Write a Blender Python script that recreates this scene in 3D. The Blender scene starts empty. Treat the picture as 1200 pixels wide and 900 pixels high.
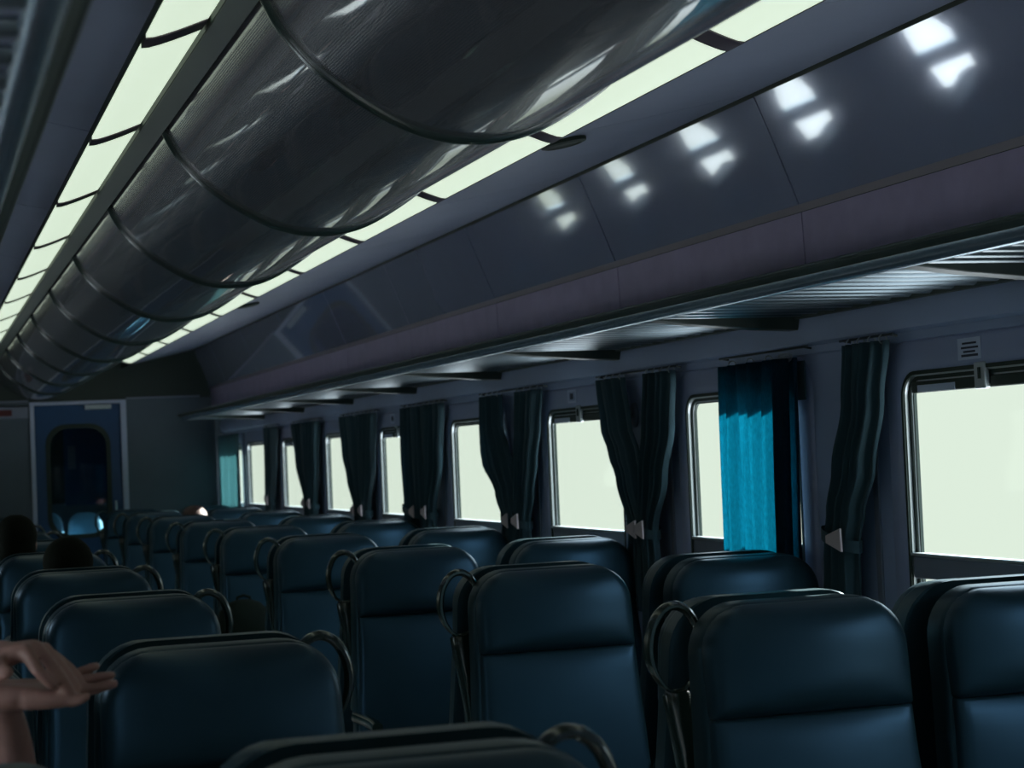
import bpy, bmesh, math, random
from mathutils import Vector, Matrix
random.seed(7)
C = bpy.context.scene.collection
PI = math.pi
sc = bpy.context.scene

# ------------------------------------------------------------------ camera, world, lights, exposure
cam = bpy.data.cameras.new('camera'); camo = bpy.data.objects.new('camera', cam); C.objects.link(camo)
cam.sensor_width = 36; cam.lens = 66.0; cam.clip_start = 0.05
R_ = (0.95171389, -0.30412807, -0.04179456); U_ = (0.02860846, -0.04768652, 0.99845258); F_ = (0.30565049, 0.95143687, 0.03668328)
EYE = (-1.07286, 0.0, 1.48)
camo.matrix_world = Matrix(((R_[0], U_[0], -F_[0], EYE[0]), (R_[1], U_[1], -F_[1], EYE[1]), (R_[2], U_[2], -F_[2], EYE[2]), (0, 0, 0, 1)))
cam.dof.use_dof = True; cam.dof.focus_distance = 4.6; cam.dof.aperture_fstop = 7.0
sc.camera = camo
sc.view_settings.view_transform = 'Standard'; sc.view_settings.look = 'None'
sc.view_settings.gamma = 1.0; sc.view_settings.exposure = 0.0
sc.view_settings.use_curve_mapping = False

world = bpy.data.worlds.new('overcast_sky'); sc.world = world; world.use_nodes = True
wn = world.node_tree.nodes; wl = world.node_tree.links; wn.clear()
wo = wn.new('ShaderNodeOutputWorld'); wb = wn.new('ShaderNodeBackground'); wl.new(wb.outputs[0], wo.inputs[0])
wtc = wn.new('ShaderNodeTexCoord'); wsx = wn.new('ShaderNodeSeparateXYZ'); wr = wn.new('ShaderNodeValToRGB')
wma = wn.new('ShaderNodeMath'); wma.operation = 'MULTIPLY_ADD'; wma.inputs[1].default_value = 0.5; wma.inputs[2].default_value = 0.5
wl.new(wtc.outputs['Generated'], wsx.inputs[0]); wl.new(wsx.outputs[2], wma.inputs[0]); wl.new(wma.outputs[0], wr.inputs[0])
e = wr.color_ramp.elements
e[0].position = 0.0; e[0].color = (0.98, 1.04, 1.12, 1)             # sunlit pale ground
e[1].position = 1.0; e[1].color = (0.75, 1.05, 1.4, 1)              # blue zenith
for p_, c_ in ((0.36, (0.98, 1.04, 1.12)), (0.43, (0.186, 0.204, 0.175)), (0.57, (0.186, 0.204, 0.178)), (0.66, (0.88, 1.1, 1.28))):
    q_ = e.new(p_); q_.color = (*c_, 1)
# the sky is clearly brighter towards the left side of the train
wx = wn.new('ShaderNodeMapRange'); wx.inputs['From Min'].default_value = -0.25; wx.inputs['From Max'].default_value = 0.0
wx.inputs['To Min'].default_value = 7.5; wx.inputs['To Max'].default_value = 4.3
wl.new(wsx.outputs[0], wx.inputs['Value'])
wl.new(wr.outputs[0], wb.inputs[0]); wl.new(wx.outputs[0], wb.inputs[1])
sun = bpy.data.lights.new('sun', 'SUN'); sun.energy = 48; sun.angle = math.radians(0.6); sun.color = (1.0, 0.97, 0.90)
suno = bpy.data.objects.new('sun', sun); C.objects.link(suno)
suno.rotation_euler = Vector((-0.78, -0.25, -0.42)).to_track_quat('-Z', 'Y').to_euler()

# ------------------------------------------------------------------ materials
def mat(name, col, rough=0.5, metal=0.0, coat=0.0, noise=0.0, nscale=20, bump=0.0, emit=None, estr=1.0, spec=0.5, bscale=None):
    m = bpy.data.materials.new(name); m.use_nodes = True
    n = m.node_tree.nodes; l = m.node_tree.links; b = n['Principled BSDF']
    b.inputs['Base Color'].default_value = (*col, 1); b.inputs['Roughness'].default_value = rough
    b.inputs['Metallic'].default_value = metal; b.inputs['Coat Weight'].default_value = coat
    b.inputs['Coat Roughness'].default_value = 0.15
    b.inputs['Specular IOR Level'].default_value = spec
    if emit: b.inputs['Emission Color'].default_value = (*emit, 1); b.inputs['Emission Strength'].default_value = estr
    tc = n.new('ShaderNodeTexCoord')
    if noise:
        t = n.new('ShaderNodeTexNoise'); t.inputs['Scale'].default_value = nscale; t.inputs['Detail'].default_value = 4
        l.new(tc.outputs['Object'], t.inputs['Vector'])
        r = n.new('ShaderNodeValToRGB')
        r.color_ramp.elements[0].position = .3; r.color_ramp.elements[1].position = .7
        r.color_ramp.elements[0].color = (*[c * (1 - noise) for c in col], 1); r.color_ramp.elements[1].color = (*[min(1, c * (1 + noise)) for c in col], 1)
        l.new(t.outputs[0], r.inputs[0]); l.new(r.outputs[0], b.inputs['Base Color'])
    if bump:
        t2 = n.new('ShaderNodeTexNoise'); t2.inputs['Scale'].default_value = bscale or 60; t2.inputs['Detail'].default_value = 3
        l.new(tc.outputs['Object'], t2.inputs['Vector'])
        bp = n.new('ShaderNodeBump'); bp.inputs['Strength'].default_value = bump; bp.inputs['Distance'].default_value = 0.004
        l.new(t2.outputs[0], bp.inputs['Height']); l.new(bp.outputs[0], b.inputs['Normal'])
    return m

M = {}
M['leather'] = mat('blue_leatherette', (0.014, 0.032, 0.041), 0.38, coat=0.0, noise=0.12, nscale=6, bump=0.2, bscale=7)
M['leather'].node_tree.nodes['Principled BSDF'].inputs['Specular Tint'].default_value = (0.30, 0.62, 1.0, 1)
M['shell'] = mat('seat_back_leatherette', (0.011, 0.026, 0.031), 0.40, noise=0.08)
M['shell'].node_tree.nodes['Principled BSDF'].inputs['Specular Tint'].default_value = (0.35, 0.7, 1.0, 1)
M['blackplastic'] = mat('dark_green_black_plastic', (0.012, 0.026, 0.022), 0.25, coat=0.6)
M['seatbase'] = mat('seat_pedestal_metal', (0.03, 0.04, 0.045), 0.5, metal=0.4)
M['wall'] = mat('grey_blue_wall_laminate', (0.30, 0.36, 0.52), 0.45, noise=0.05, nscale=3)
M['surround'] = mat('window_surround_plastic', (0.30, 0.34, 0.50), 0.38, coat=0.2)
M['ceil'] = mat('glossy_ceiling_panel', (0.30, 0.33, 0.45), 0.07, metal=0.25, coat=0.9, noise=0.04, nscale=2, bump=0.035, bscale=9)
M['ceil'].node_tree.nodes['Principled BSDF'].inputs['Coat Roughness'].default_value = .03
M['ceil'].node_tree.nodes['Principled BSDF'].inputs['Coat IOR'].default_value = 1.9
M['ceilflat'] = mat('ceiling_laminate', (0.38, 0.42, 0.55), 0.4, coat=0.1, noise=0.04, nscale=3)
M['fascia'] = mat('mauve_grey_fascia', (0.32, 0.27, 0.38), 0.4, noise=0.08, nscale=10)
M['trimbrown'] = mat('brown_grey_trim', (0.22, 0.19, 0.21), 0.4)
M['groove'] = mat('black_rubber_groove', (0.016, 0.030, 0.020), 0.6)
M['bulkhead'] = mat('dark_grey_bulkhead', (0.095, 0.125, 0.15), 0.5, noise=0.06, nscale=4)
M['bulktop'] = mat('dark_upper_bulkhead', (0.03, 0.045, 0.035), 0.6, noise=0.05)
M['alu'] = mat('brushed_aluminium', (0.50, 0.54, 0.56), 0.32, metal=0.85)
M['alugrey'] = mat('grey_painted_metal', (0.22, 0.24, 0.30), 0.4, metal=0.2)
M['rack'] = mat('rack_slat_metal', (0.14, 0.175, 0.20), 0.34, metal=0.75)
M['rail'] = mat('rack_rail_metal', (0.40, 0.50, 0.60), 0.25, metal=0.9)
M['lip'] = mat('rack_lip_paint', (0.035, 0.05, 0.042), 0.45)
M['bluedoor'] = mat('blue_door_paint', (0.014, 0.065, 0.16), 0.4, noise=0.05)
M['litblue'] = mat('seat_blue_as_if_lit', (0.25, 0.45, 0.6), 0.4)  # pale tone puts light into the colour of the seats beyond the door
M['paper'] = mat('paper_notice', (0.35, 0.30, 0.34), 0.7)
M['ink'] = mat('dark_print', (0.03, 0.035, 0.06), 0.7)
M['sticker'] = mat('white_sticker', (0.50, 0.55, 0.68), 0.5)
M['red'] = mat('red_lens', (0.10, 0.012, 0.01), 0.4)
M['floor'] = mat('speckled_floor', (0.22, 0.23, 0.23), 0.5, noise=0.3, nscale=90)
M['tie'] = mat('pale_tieback_plastic', (0.55, 0.45, 0.47), 0.5)
M['hair'] = mat('dark_hair', (0.004, 0.006, 0.003), 0.8, spec=.15, bump=0.5, bscale=120)
M['hairbrown'] = mat('reddish_brown_hair', (0.05, 0.015, 0.01), 0.5, bump=0.5, bscale=120)
M['skin'] = mat('skin', (0.30, 0.155, 0.13), 0.5, noise=0.08, nscale=30, bump=0.15, bscale=250)
M['nail'] = mat('fingernail', (0.42, 0.26, 0.22), 0.3)
M['darkcloth'] = mat('dark_jersey', (0.012, 0.02, 0.018), 0.85, bump=0.3, bscale=200)
M['navycloth'] = mat('navy_jacket_cloth', (0.012, 0.022, 0.04), 0.85, bump=0.3, bscale=200)
M['bag'] = mat('black_nylon', (0.004, 0.008, 0.004), 0.85, spec=.2, bump=0.3, bscale=150)
M['eye'] = mat('eye_white', (0.6, 0.6, 0.6), 0.2)
M['bracket'] = mat('dark_lamp_bracket', (0.05, 0.03, 0.05), 0.4)
M['diffuser'] = mat('lamp_diffuser', (0.6, 0.6, 0.55), 0.4, emit=(0.70, 0.83, 0.66), estr=0.95)

def duct_mat():
    m = mat('ribbed_duct_panel', (0.105, 0.105, 0.118), 0.24, metal=0.3, coat=0.6)
    n = m.node_tree.nodes; l = m.node_tree.links; b = n['Principled BSDF']; b.inputs['Coat Roughness'].default_value = .04; b.inputs['Coat IOR'].default_value = 1.55
    at = n.new('ShaderNodeAttribute'); at.attribute_name = 'arc'
    mu = n.new('ShaderNodeMath'); mu.operation = 'MULTIPLY'; mu.inputs[1].default_value = 2 * PI / 0.0048
    sn = n.new('ShaderNodeMath'); sn.operation = 'SINE'
    l.new(at.outputs['Fac'], mu.inputs[0]); l.new(mu.outputs[0], sn.inputs[0])
    tc = n.new('ShaderNodeTexCoord'); mp = n.new('ShaderNodeMapping'); mp.inputs['Scale'].default_value = (6, 1.2, 6)
    t = n.new('ShaderNodeTexNoise'); t.inputs['Scale'].default_value = 2.2; t.inputs['Detail'].default_value = 2
    l.new(tc.outputs['Object'], mp.inputs[0]); l.new(mp.outputs[0], t.inputs['Vector'])
    bp0 = n.new('ShaderNodeBump'); bp0.inputs['Strength'].default_value = 0.06; bp0.inputs['Distance'].default_value = 0.01
    l.new(t.outputs[0], bp0.inputs['Height'])
    bp = n.new('ShaderNodeBump'); bp.inputs['Strength'].default_value = 0.22; bp.inputs['Distance'].default_value = 0.0006
    l.new(sn.outputs[0], bp.inputs['Height']); l.new(bp0.outputs[0], bp.inputs['Normal'])
    l.new(bp.outputs[0], b.inputs['Normal']); l.new(bp0.outputs[0], b.inputs['Coat Normal'])
    return m
M['duct'] = duct_mat()

def curtain_mat(name, dcol, tcol, fac):
    m = bpy.data.materials.new(name); m.use_nodes = True
    n = m.node_tree.nodes; l = m.node_tree.links; n.clear()
    o = n.new('ShaderNodeOutputMaterial'); mix = n.new('ShaderNodeMixShader'); mix.inputs[0].default_value = fac
    d = n.new('ShaderNodeBsdfPrincipled'); t = n.new('ShaderNodeBsdfTranslucent')
    tc = n.new('ShaderNodeTexCoord'); mp = n.new('ShaderNodeMapping'); mp.inputs['Scale'].default_value = (1, 1, .25)
    w = n.new('ShaderNodeTexNoise'); w.inputs['Scale'].default_value = 260
    l.new(tc.outputs['Object'], mp.inputs[0]); l.new(mp.outputs[0], w.inputs['Vector'])
    r = n.new('ShaderNodeValToRGB'); r.color_ramp.elements[0].position = .3; r.color_ramp.elements[1].position = .7
    r.color_ramp.elements[0].color = (*[c * .72 for c in tcol], 1); r.color_ramp.elements[1].color = (*tcol, 1)
    l.new(w.outputs[0], r.inputs[0]); l.new(r.outputs[0], t.inputs[0])
    d.inputs['Base Color'].default_value = (*dcol, 1); d.inputs['Roughness'].default_value = .85
    d.inputs['Sheen Weight'].default_value = .1
    l.new(d.outputs[0], mix.inputs[1]); l.new(t.outputs[0], mix.inputs[2]); l.new(mix.outputs[0], o.inputs[0])
    return m
M['curtain'] = curtain_mat('blue_curtain_cloth', (0.02, 0.07, 0.13), (0.022, 0.21, 0.28), 0.75)
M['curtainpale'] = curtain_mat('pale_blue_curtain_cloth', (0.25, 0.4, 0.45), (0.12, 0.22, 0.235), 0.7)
M['curtaindense'] = curtain_mat('gathered_navy_curtain_cloth', (0.032, 0.075, 0.095), (0.008, 0.06, 0.09), 0.2)

def glass_mat(name, tint=(0.97, 1, 0.99)):
    m = bpy.data.materials.new(name); m.use_nodes = True
    n = m.node_tree.nodes; l = m.node_tree.links; n.clear()
    o = n.new('ShaderNodeOutputMaterial'); mix = n.new('ShaderNodeMixShader')
    tr = n.new('ShaderNodeBsdfTransparent'); tr.inputs[0].default_value = (*tint, 1)
    g = n.new('ShaderNodeBsdfGlossy'); g.inputs['Roughness'].default_value = .03
    f = n.new('ShaderNodeLayerWeight'); f.inputs[0].default_value = .5
    pw = n.new('ShaderNodeMath'); pw.operation = 'POWER'; pw.inputs[1].default_value = 5
    mu = n.new('ShaderNodeMath'); mu.operation = 'MULTIPLY_ADD'; mu.inputs[1].default_value = .18; mu.inputs[2].default_value = .010
    l.new(f.outputs['Facing'], pw.inputs[0]); l.new(pw.outputs[0], mu.inputs[0]); l.new(mu.outputs[0], mix.inputs[0]); l.new(tr.outputs[0], mix.inputs[1]); l.new(g.outputs[0], mix.inputs[2]); l.new(mix.outputs[0], o.inputs[0])
    return m
M['glass'] = glass_mat('window_glass'); M['doorglass'] = glass_mat('smoked_door_glass', (0.55, 0.7, 0.75))

# ------------------------------------------------------------------ mesh helpers
class MB:
    def __init__(s): s.v = []; s.f = []
    def add(s, vs, fs):
        o = len(s.v); s.v += [tuple(v) for v in vs]; s.f += [tuple(i + o for i in f) for f in fs]; return s
    def box(s, x0, x1, y0, y1, z0, z1):
        vs = [(x, y, z) for x in (x0, x1) for y in (y0, y1) for z in (z0, z1)]
        return s.add(vs, [(0, 1, 3, 2), (4, 6, 7, 5), (0, 4, 5, 1), (2, 3, 7, 6), (0, 2, 6, 4), (1, 5, 7, 3)])
    def loft(s, rings, cap0=True, cap1=True, closed=True):
        n = len(rings[0]); vs = [p for r in rings for p in r]; fs = []
        for i in range(len(rings) - 1):
            for j in range(n if closed else n - 1):
                k = (j + 1) % n
                fs.append((i * n + j, i * n + k, (i + 1) * n + k, (i + 1) * n + j))
        if cap0: fs.append(tuple(range(n - 1, -1, -1)))
        if cap1: fs.append(tuple((len(rings) - 1) * n + j for j in range(n)))
        return s.add(vs, fs)
    def tube(s, path, r, n=10, closed=False, flat=1.0):
        P = [Vector(p) for p in path]; rs = r if isinstance(r, (list, tuple)) else [r] * len(P)
        rings = []; up = None
        for i, p in enumerate(P):
            a = P[(i - 1) % len(P)] if (i > 0 or closed) else p; b = P[(i + 1) % len(P)] if (i < len(P) - 1 or closed) else p
            t = (b - a).normalized()
            if up is None: up = Vector((0, 0, 1)) if abs(t.z) < .9 else Vector((0, 1, 0))
            x = t.cross(up).normalized(); up = x.cross(t).normalized()
            rings.append([p + (x * math.cos(2 * PI * k / n) + up * flat * math.sin(2 * PI * k / n)) * rs[i] for k in range(n)])
        if closed: rings.append(rings[0]); return s.loft(rings, False, False)
        return s.loft(rings)
    def capsule(s, path, r, n=14):
        P = [Vector(p) for p in path]; rs = r if isinstance(r, (list, tuple)) else [r] * len(P)
        t0 = (P[0] - P[1]).normalized(); t1 = (P[-1] - P[-2]).normalized(); pp = []; rr = []
        for a in (80, 60, 40, 20): pp.append(P[0] + t0 * rs[0] * math.sin(math.radians(a))); rr.append(rs[0] * math.cos(math.radians(a)))
        # subdivide path smoothly
        m = 6
        for i in range(len(P) - 1):
            p0 = P[max(i - 1, 0)]; p1 = P[i]; p2 = P[i + 1]; p3 = P[min(i + 2, len(P) - 1)]
            for k in range(m):
                t = k / m
                pp.append(.5 * ((2 * p1) + (p2 - p0) * t + (2 * p0 - 5 * p1 + 4 * p2 - p3) * t * t + (3 * p1 - p0 - 3 * p2 + p3) * t ** 3)); rr.append(rs[i] * (1 - t) + rs[i + 1] * t)
        pp.append(P[-1]); rr.append(rs[-1])
        for a in (20, 40, 60, 80): pp.append(P[-1] + t1 * rs[-1] * math.sin(math.radians(a))); rr.append(rs[-1] * math.cos(math.radians(a)))
        return s.tube(pp, rr, n)
    def ellip(s, c, rx, ry, rz, nu=20, nv=12):
        rings = []
        for i in range(1, nv):
            a = PI * i / nv
            rings.append([(c[0] + rx * math.sin(a) * math.cos(2 * PI * k / nu), c[1] + ry * math.sin(a) * math.sin(2 * PI * k / nu), c[2] - rz * math.cos(a)) for k in range(nu)])
        return s.loft(rings)
    def build(s, name, m, parent=None, smooth=True, bevel=0, angle=35):
        me = bpy.data.meshes.new(name); me.from_pydata([tuple(v) for v in s.v], [], s.f); me.materials.append(m)
        bm = bmesh.new(); bm.from_mesh(me); bmesh.ops.recalc_face_normals(bm, faces=bm.faces); bm.to_mesh(me); bm.free()
        if smooth:
            me.polygons.foreach_set('use_smooth', [True] * len(me.polygons)); me.set_sharp_from_angle(angle=math.radians(angle))
        o = bpy.data.objects.new(name, me); C.objects.link(o)
        if parent: o.parent = parent
        if bevel:
            b = o.modifiers.new('bevel', 'BEVEL'); b.width = bevel; b.segments = 2; b.limit_method = 'ANGLE'
        return o

def tag(o, label, cat, group=None):
    o['label'] = label; o['category'] = cat
    if group: o['group'] = group
    return o
def thing(name, label, cat, loc=(0, 0, 0), rz=0, group=None):
    o = bpy.data.objects.new(name, None); C.objects.link(o); o.location = loc; o.rotation_euler = (0, 0, rz); o.empty_display_size = .1
    return tag(o, label, cat, group)
def struct(o): o['kind'] = 'structure'; return o
def sroot(name, loc=(0, 0, 0)):
    o = bpy.data.objects.new(name, None); C.objects.link(o); o.location = loc; return struct(o)
def copy_tree(o, parent=None):
    c = o.copy(); C.objects.link(c); c.parent = parent
    for ch in list(o.children): copy_tree(ch, c)
    return c
ORD = ['nearest', 'second', 'third', 'fourth', 'fifth', 'sixth', 'seventh', 'eighth', 'ninth', 'tenth', 'eleventh', 'twelfth', 'thirteenth', 'fourteenth', 'fifteenth', 'sixteenth']

def rrect(y0, y1, z0, z1, r, n=6):
    pts = []
    for cy, cz, a0 in ((y1 - r, z1 - r, 0), (y0 + r, z1 - r, 90), (y0 + r, z0 + r, 180), (y1 - r, z0 + r, 270)):
        for k in range(n + 1):
            a = math.radians(a0 + 90 * k / n); pts.append((cy + r * math.cos(a), cz + r * math.sin(a)))
    return pts

# ------------------------------------------------------------------ setting
HW = 1.454; YB = -4.2; YE = 15.9; YV = 19.6; WP = 1.466; WY = 4.442; WW = 0.84
ZW0, ZW1 = 0.98, 1.645
win_far = [WY + WP * k for k in range(-5, 8)]            # far edges of the windows
struct(MB().box(-HW - .1, HW + .1, YB, YV, -.06, 0).build('floor', M['floor'], smooth=False))

def wall(side, name):
    X = side * HW; XO = side * (HW + .022); mb = MB()
    cells = []; y = YB
    wins = win_far + ([15.80] if side > 0 else []) + [17.9]
    for yf in wins:
        a = yf - WW - .1; b = yf + .1
        if a > y: cells.append((y, a, None))
        cells.append((a, b, yf)); y = b
    cells.append((y, YV, None))
    for a, b, yf in cells:
        if yf is None:
            mb.add([(X, a, 0), (X, b, 0), (X, b, 2.0), (X, a, 2.0)], [(0, 1, 2, 3)])
        else:
            hole = rrect(yf - WW, yf, ZW0, ZW1, .06); cy, cz = yf - WW / 2, (ZW0 + ZW1) / 2
            out = []
            hy, z0, z1 = (b - a) / 2, 0, 2.0
            n = len(hole)
            # outer ring projected to the rectangle by angle of the rounded corners
            for i, (py, pz) in enumerate(hole):
                q = i // 7; k = i % 7
                cyy = [b, a, a, b][q]; czz = [z1, z1, z0, z0][q]
                if q == 0: o = (b, pz) if k < 3 else ((b, z1) if k == 3 else (py, z1))
                elif q == 1: o = (py, z1) if k < 3 else ((a, z1) if k == 3 else (a, pz))
                elif q == 2: o = (a, pz) if k < 3 else ((a, z0) if k == 3 else (py, z0))
                else: o = (py, z0) if k < 3 else ((b, z0) if k == 3 else (b, pz))
                out.append(o)
            vs = [(X, *p) for p in hole] + [(X, *p) for p in out] + [(XO, *p) for p in rrect(yf - WW - .04, yf + .04, ZW0 - .04, ZW1 + .04, .08)]
            fs = []
            for i in range(n):
                j = (i + 1) % n
                fs.append((i, j, n + j, n + i)); fs.append((i, 2 * n + i, 2 * n + j, j))
            mb.add(vs, fs)
    # outer skin so that the wall has thickness
    for a, b in ((YB, YV),):
        mb.box(min(XO, side * (HW + .030)), max(XO, side * (HW + .030)), a, b, 0, ZW0 - .045)
        mb.box(min(XO, side * (HW + .030)), max(XO, side * (HW + .030)), a, b, ZW1 + .045, 2.0)
    y = YB
    for yf in wins:
        mb.box(min(XO, side * (HW + .030)), max(XO, side * (HW + .030)), y, yf - WW - .045, ZW0 - .05, ZW1 + .05); y = yf + .045
    mb.box(min(XO, side * (HW + .030)), max(XO, side * (HW + .030)), y, YV, ZW0 - .05, ZW1 + .05)
    return struct(mb.build(name, M['wall'], angle=30))
wall(1, 'wall_right'); wall(-1, 'wall_left')
struct(MB().box(-HW, HW, YB - .05, YB, 0, 2.6).build('wall_back', M['bulkhead'], smooth=False))
struct(MB().box(-HW, HW, YV, YV + .05, 0, 2.6).build('wall_vestibule_end', M['bulkhead'], smooth=False))

# window units
def window(n, side, yf):
    X = side * HW; r = sroot('window_%d' % n, (X, yf - WW / 2, ZW0)); s = side
    h = ZW1 - ZW0; w = WW / 2
    def ring(ins0, ins1, x0, x1, r0, name, m, bev=.002):
        def loop(i, x, rr): return [(s * x, p, q) for p, q in rrect(-w + i, w - i, i, h - i, max(rr - i, .01))]
        mb = MB(); mb.loft([loop(ins0, x1, r0), loop(ins0, x0, r0), loop(ins1, x0, r0), loop(ins1, x1, r0), loop(ins0, x1, r0)], False, False)
        return mb.build(name, m, r, angle=40)
    # surround: soft raised panel around the opening
    def lp(o, x, rr): return [(s * x, p, q) for p, q in rrect(-w - o, w + o, -o, h + o, rr)]
    MB().loft([lp(.088, 0, .1), lp(.084, -.008, .1), lp(.074, -.013, .095), lp(.03, -.014, .08), lp(.012, -.012, .07), lp(.004, -.009, .064), lp(.004, .0, .064)], False, False).build('surround', M['surround'], r, angle=60)
    ring(-.006, .004, -.012, .016, .066, 'outer_gasket', M['groove'])
    ring(.003, .008, -.007, .016, .06, 'frame', M['alu'])
    ring(.007, .018, .003, .018, .06, 'gasket', M['groove'])
    ring(.017, .022, .006, .018, .06, 'inner_frame', M['alu'])
    ring(.021, .026, .009, .018, .06, 'inner_seal', M['groove'])
    MB().box(min(s * .016, s * .020), max(s * .016, s * .020), -w + .02, w - .02, .02, h - .02).build('pane', M['glass'], r, smooth=False)
    zb = .125
    MB().box(min(s * -.012, s * .015), max(s * -.012, s * .015), -w + .018, w - .018, zb, zb + .06).build('sash_bar', M['alugrey'], r, bevel=.005)
    MB().box(min(s * -.020, s * .01), max(s * -.020, s * .01), -w + .018, w - .018, zb + .058, zb + .068).build('sash_ledge', M['alu'], r, bevel=.003)
    if n % 2 == 1 or side < 0:
        MB().box(min(s * .0, s * .015), max(s * 0, s * .015), -w + .03, w - .03, h - .052, h - .022).build('top_sash_rail', M['groove'], r, bevel=.004)
        l = MB().box(min(s * -.016, s * .0), max(s * -.016, s * 0), w - .415, w - .365, h - .055, h + .012).build('latch', M['alu'], r, bevel=.004)
        MB().box(min(s * -.02, s * -.016), max(s * -.02, s * -.016), w - .397, w - .389, h - .03, h - .002).build('keyhole', M['groove'], l, smooth=False)
        MB().box(min(s * -.002, s * .0), max(s * -.002, s * 0), w - .25, w - .065, h - .05, h - .032).build('grey_label_strip', M['sticker'], r, smooth=False)
    return r
num = 0
for k in range(-5, 8):
    num = k + 1 if k >= 0 else 30 - k
    window(num, 1, WY + WP * k)
for k in range(-5, 8): window(50 + k + 5, -1, WY + WP * k)
window(70, 1, 17.9); window(71, -1, 17.9)

# ceiling shell: closed box above everything, then panels hung below it
struct(MB().box(-HW - .08, HW + .08, YB, YV, 2.56, 2.62).box(-HW - .08, -HW, YB, YV, 1.98, 2.6).box(HW, HW + .08, YB, YV, 1.98, 2.6).build('ceiling', M['groove'], smooth=False))
joints = [4.80 + 1.463 * k for k in range(-6, 8)]         # panel joints
bays = [(YB, joints[0])] + [(joints[i], joints[i + 1]) for i in range(len(joints) - 1)] + [(joints[-1], YE)]
tn = 1
def strip_panels(name, prof, m, t=.01, gap=.0035):
    mb = MB()
    for a, b in bays:
        a += gap; b -= gap
        n = len(prof)
        if abs(b - a) < .05: continue
        lo = [(x, z) for x, z in prof]
        hi = []
        for i, (x, z) in enumerate(prof):
            x0, z0 = prof[max(i - 1, 0)]; x1, z1 = prof[min(i + 1, n - 1)]
            d = Vector((x1 - x0, z1 - z0)).normalized(); nx, nz = -d.y, d.x
            if nz < 0: nx, nz = -nx, -nz
            hi.append((x + nx * t, z + nz * t))
        pr = lo + hi[::-1]
        mb.loft([[(x, a, z) for x, z in pr], [(x, b, z) for x, z in pr]])
    return struct(mb.build(name, m, angle=25))
for s in (-1, 1):
    strip_panels('trim_%d' % tn, [(s * .622, 2.335), (s * .9, 2.394), (s * 1.207, 2.462)], M['ceilflat']); tn += 1
    strip_panels('trim_%d' % tn, [(s * 1.222, 2.455), (s * 1.255, 2.378), (s * 1.286, 2.303), (s * 1.317, 2.226), (s * 1.347, 2.150)], M['ceil']); tn += 1
    strip_panels('trim_%d' % tn, [(s * 1.3535, 2.128), (s * 1.3560, 2.05), (s * 1.358, 1.981)], M['fascia'], t=.012); tn += 1
    # lower return of the fascia to the wall
    struct(MB().loft([[(s * 1.358, y, 1.981), (s * HW, y, 1.972), (s * HW, y, 1.980), (s * 1.362, y, 1.988)] for y in (YB, YE)]).build('trim_%d' % tn, M['lip'], smooth=False)); tn += 1
    struct(MB().loft([[(s * 1.346, y, 2.150), (s * 1.3535, y, 2.130), (s * 1.366, y, 2.136), (s * 1.358, y, 2.156)] for y in (YB, YE)]).build('trim_%d' % tn, M['trimbrown'], smooth=False)); tn += 1
    struct(MB().loft([[(s * .484, y, 2.350), (s * .4465 - (.05 if s > 0 else -.0), y, 2.322), (s * .4465 - (.05 if s > 0 else -.0), y, 2.332), (s * .484, y, 2.360)] for y in (YB, YE)]).build('trim_%d' % tn, M['lip'], smooth=False)); tn += 1
    # backing behind the panel gaps, one dark sheet
    struct(MB().loft([[(s * .64, y, 2.37), (s * 1.22, y, 2.49), (s * 1.375, y, 2.15), (s * 1.376, y, 1.995), (s * 1.40, y, 2.0), (s * 1.39, y, 2.17), (s * 1.23, y, 2.52), (s * .64, y, 2.39)] for y in (YB, YE)]).build('trim_%d' % tn, M['groove'], smooth=False)); tn += 1
    # wall mouldings above the windows
    struct(MB().loft([[(s * (HW - .022), y, 1.842), (s * (HW - .030), y, 1.80), (s * (HW - .022), y, 1.766), (s * (HW - .006), y, 1.757), (s * (HW - .006), y, 1.735), (s * (HW - .001), y, 1.730), (s * (HW + .001), y, 1.99), (s * (HW - .004), y, 1.95)] for y in (YB, YE)]).build('trim_%d' % tn, M['wall'], angle=25)); tn += 1
    # vertical joint covers beside each window
    for yf in win_far:
        struct(MB().box(min(s * (HW - .006), s * (HW + .001)), max(s * (HW - .006), s * (HW + .001)), yf + .165, yf + .195, .1, 1.73).build('trim_%d' % tn, M['alugrey'], smooth=False, bevel=.002)); tn += 1
struct(MB().box(-.62, .62, YB, YE, 2.41, 2.43).build('trim_%d' % tn, M['groove'], smooth=False)); tn += 1

# end bulkhead with doorway
DX0, DX1, DZ = -.125, .625, 2.045
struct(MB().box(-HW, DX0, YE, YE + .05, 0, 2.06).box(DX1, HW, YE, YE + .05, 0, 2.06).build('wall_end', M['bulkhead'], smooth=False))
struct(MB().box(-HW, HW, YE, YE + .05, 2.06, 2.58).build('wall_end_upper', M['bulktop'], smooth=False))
struct(MB().box(DX1 + .02, 1.26, YE - .012, YE, 2.062, 2.078).box(-1.26, DX0 - .02, YE - .012, YE, 2.062, 2.078).build('trim_%d' % tn, M['alugrey'], smooth=False, bevel=.002)); tn += 1
dr = sroot('door_1', ((DX0 + DX1) / 2, YE, 0))
hw = (DX1 - DX0) / 2
MB().box(-hw - .012, -hw + .022, -.03, .055, 0, DZ).box(hw - .028, hw + .018, -.03, .055, 0, DZ).box(-hw - .012, hw + .018, -.03, .055, DZ - .012, DZ + .015).build('door_frame', M['sticker'], dr, smooth=False, bevel=.004)
gx0, gx1, gz0, gz1 = -.262, .252, .93, 1.865
hole = rrect(gx0, gx1, gz0, gz1, .17, 6); n = len(hole); out = []
a, b, z0, z1 = -hw + .02, hw - .025, 0.01, DZ - .015
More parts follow.
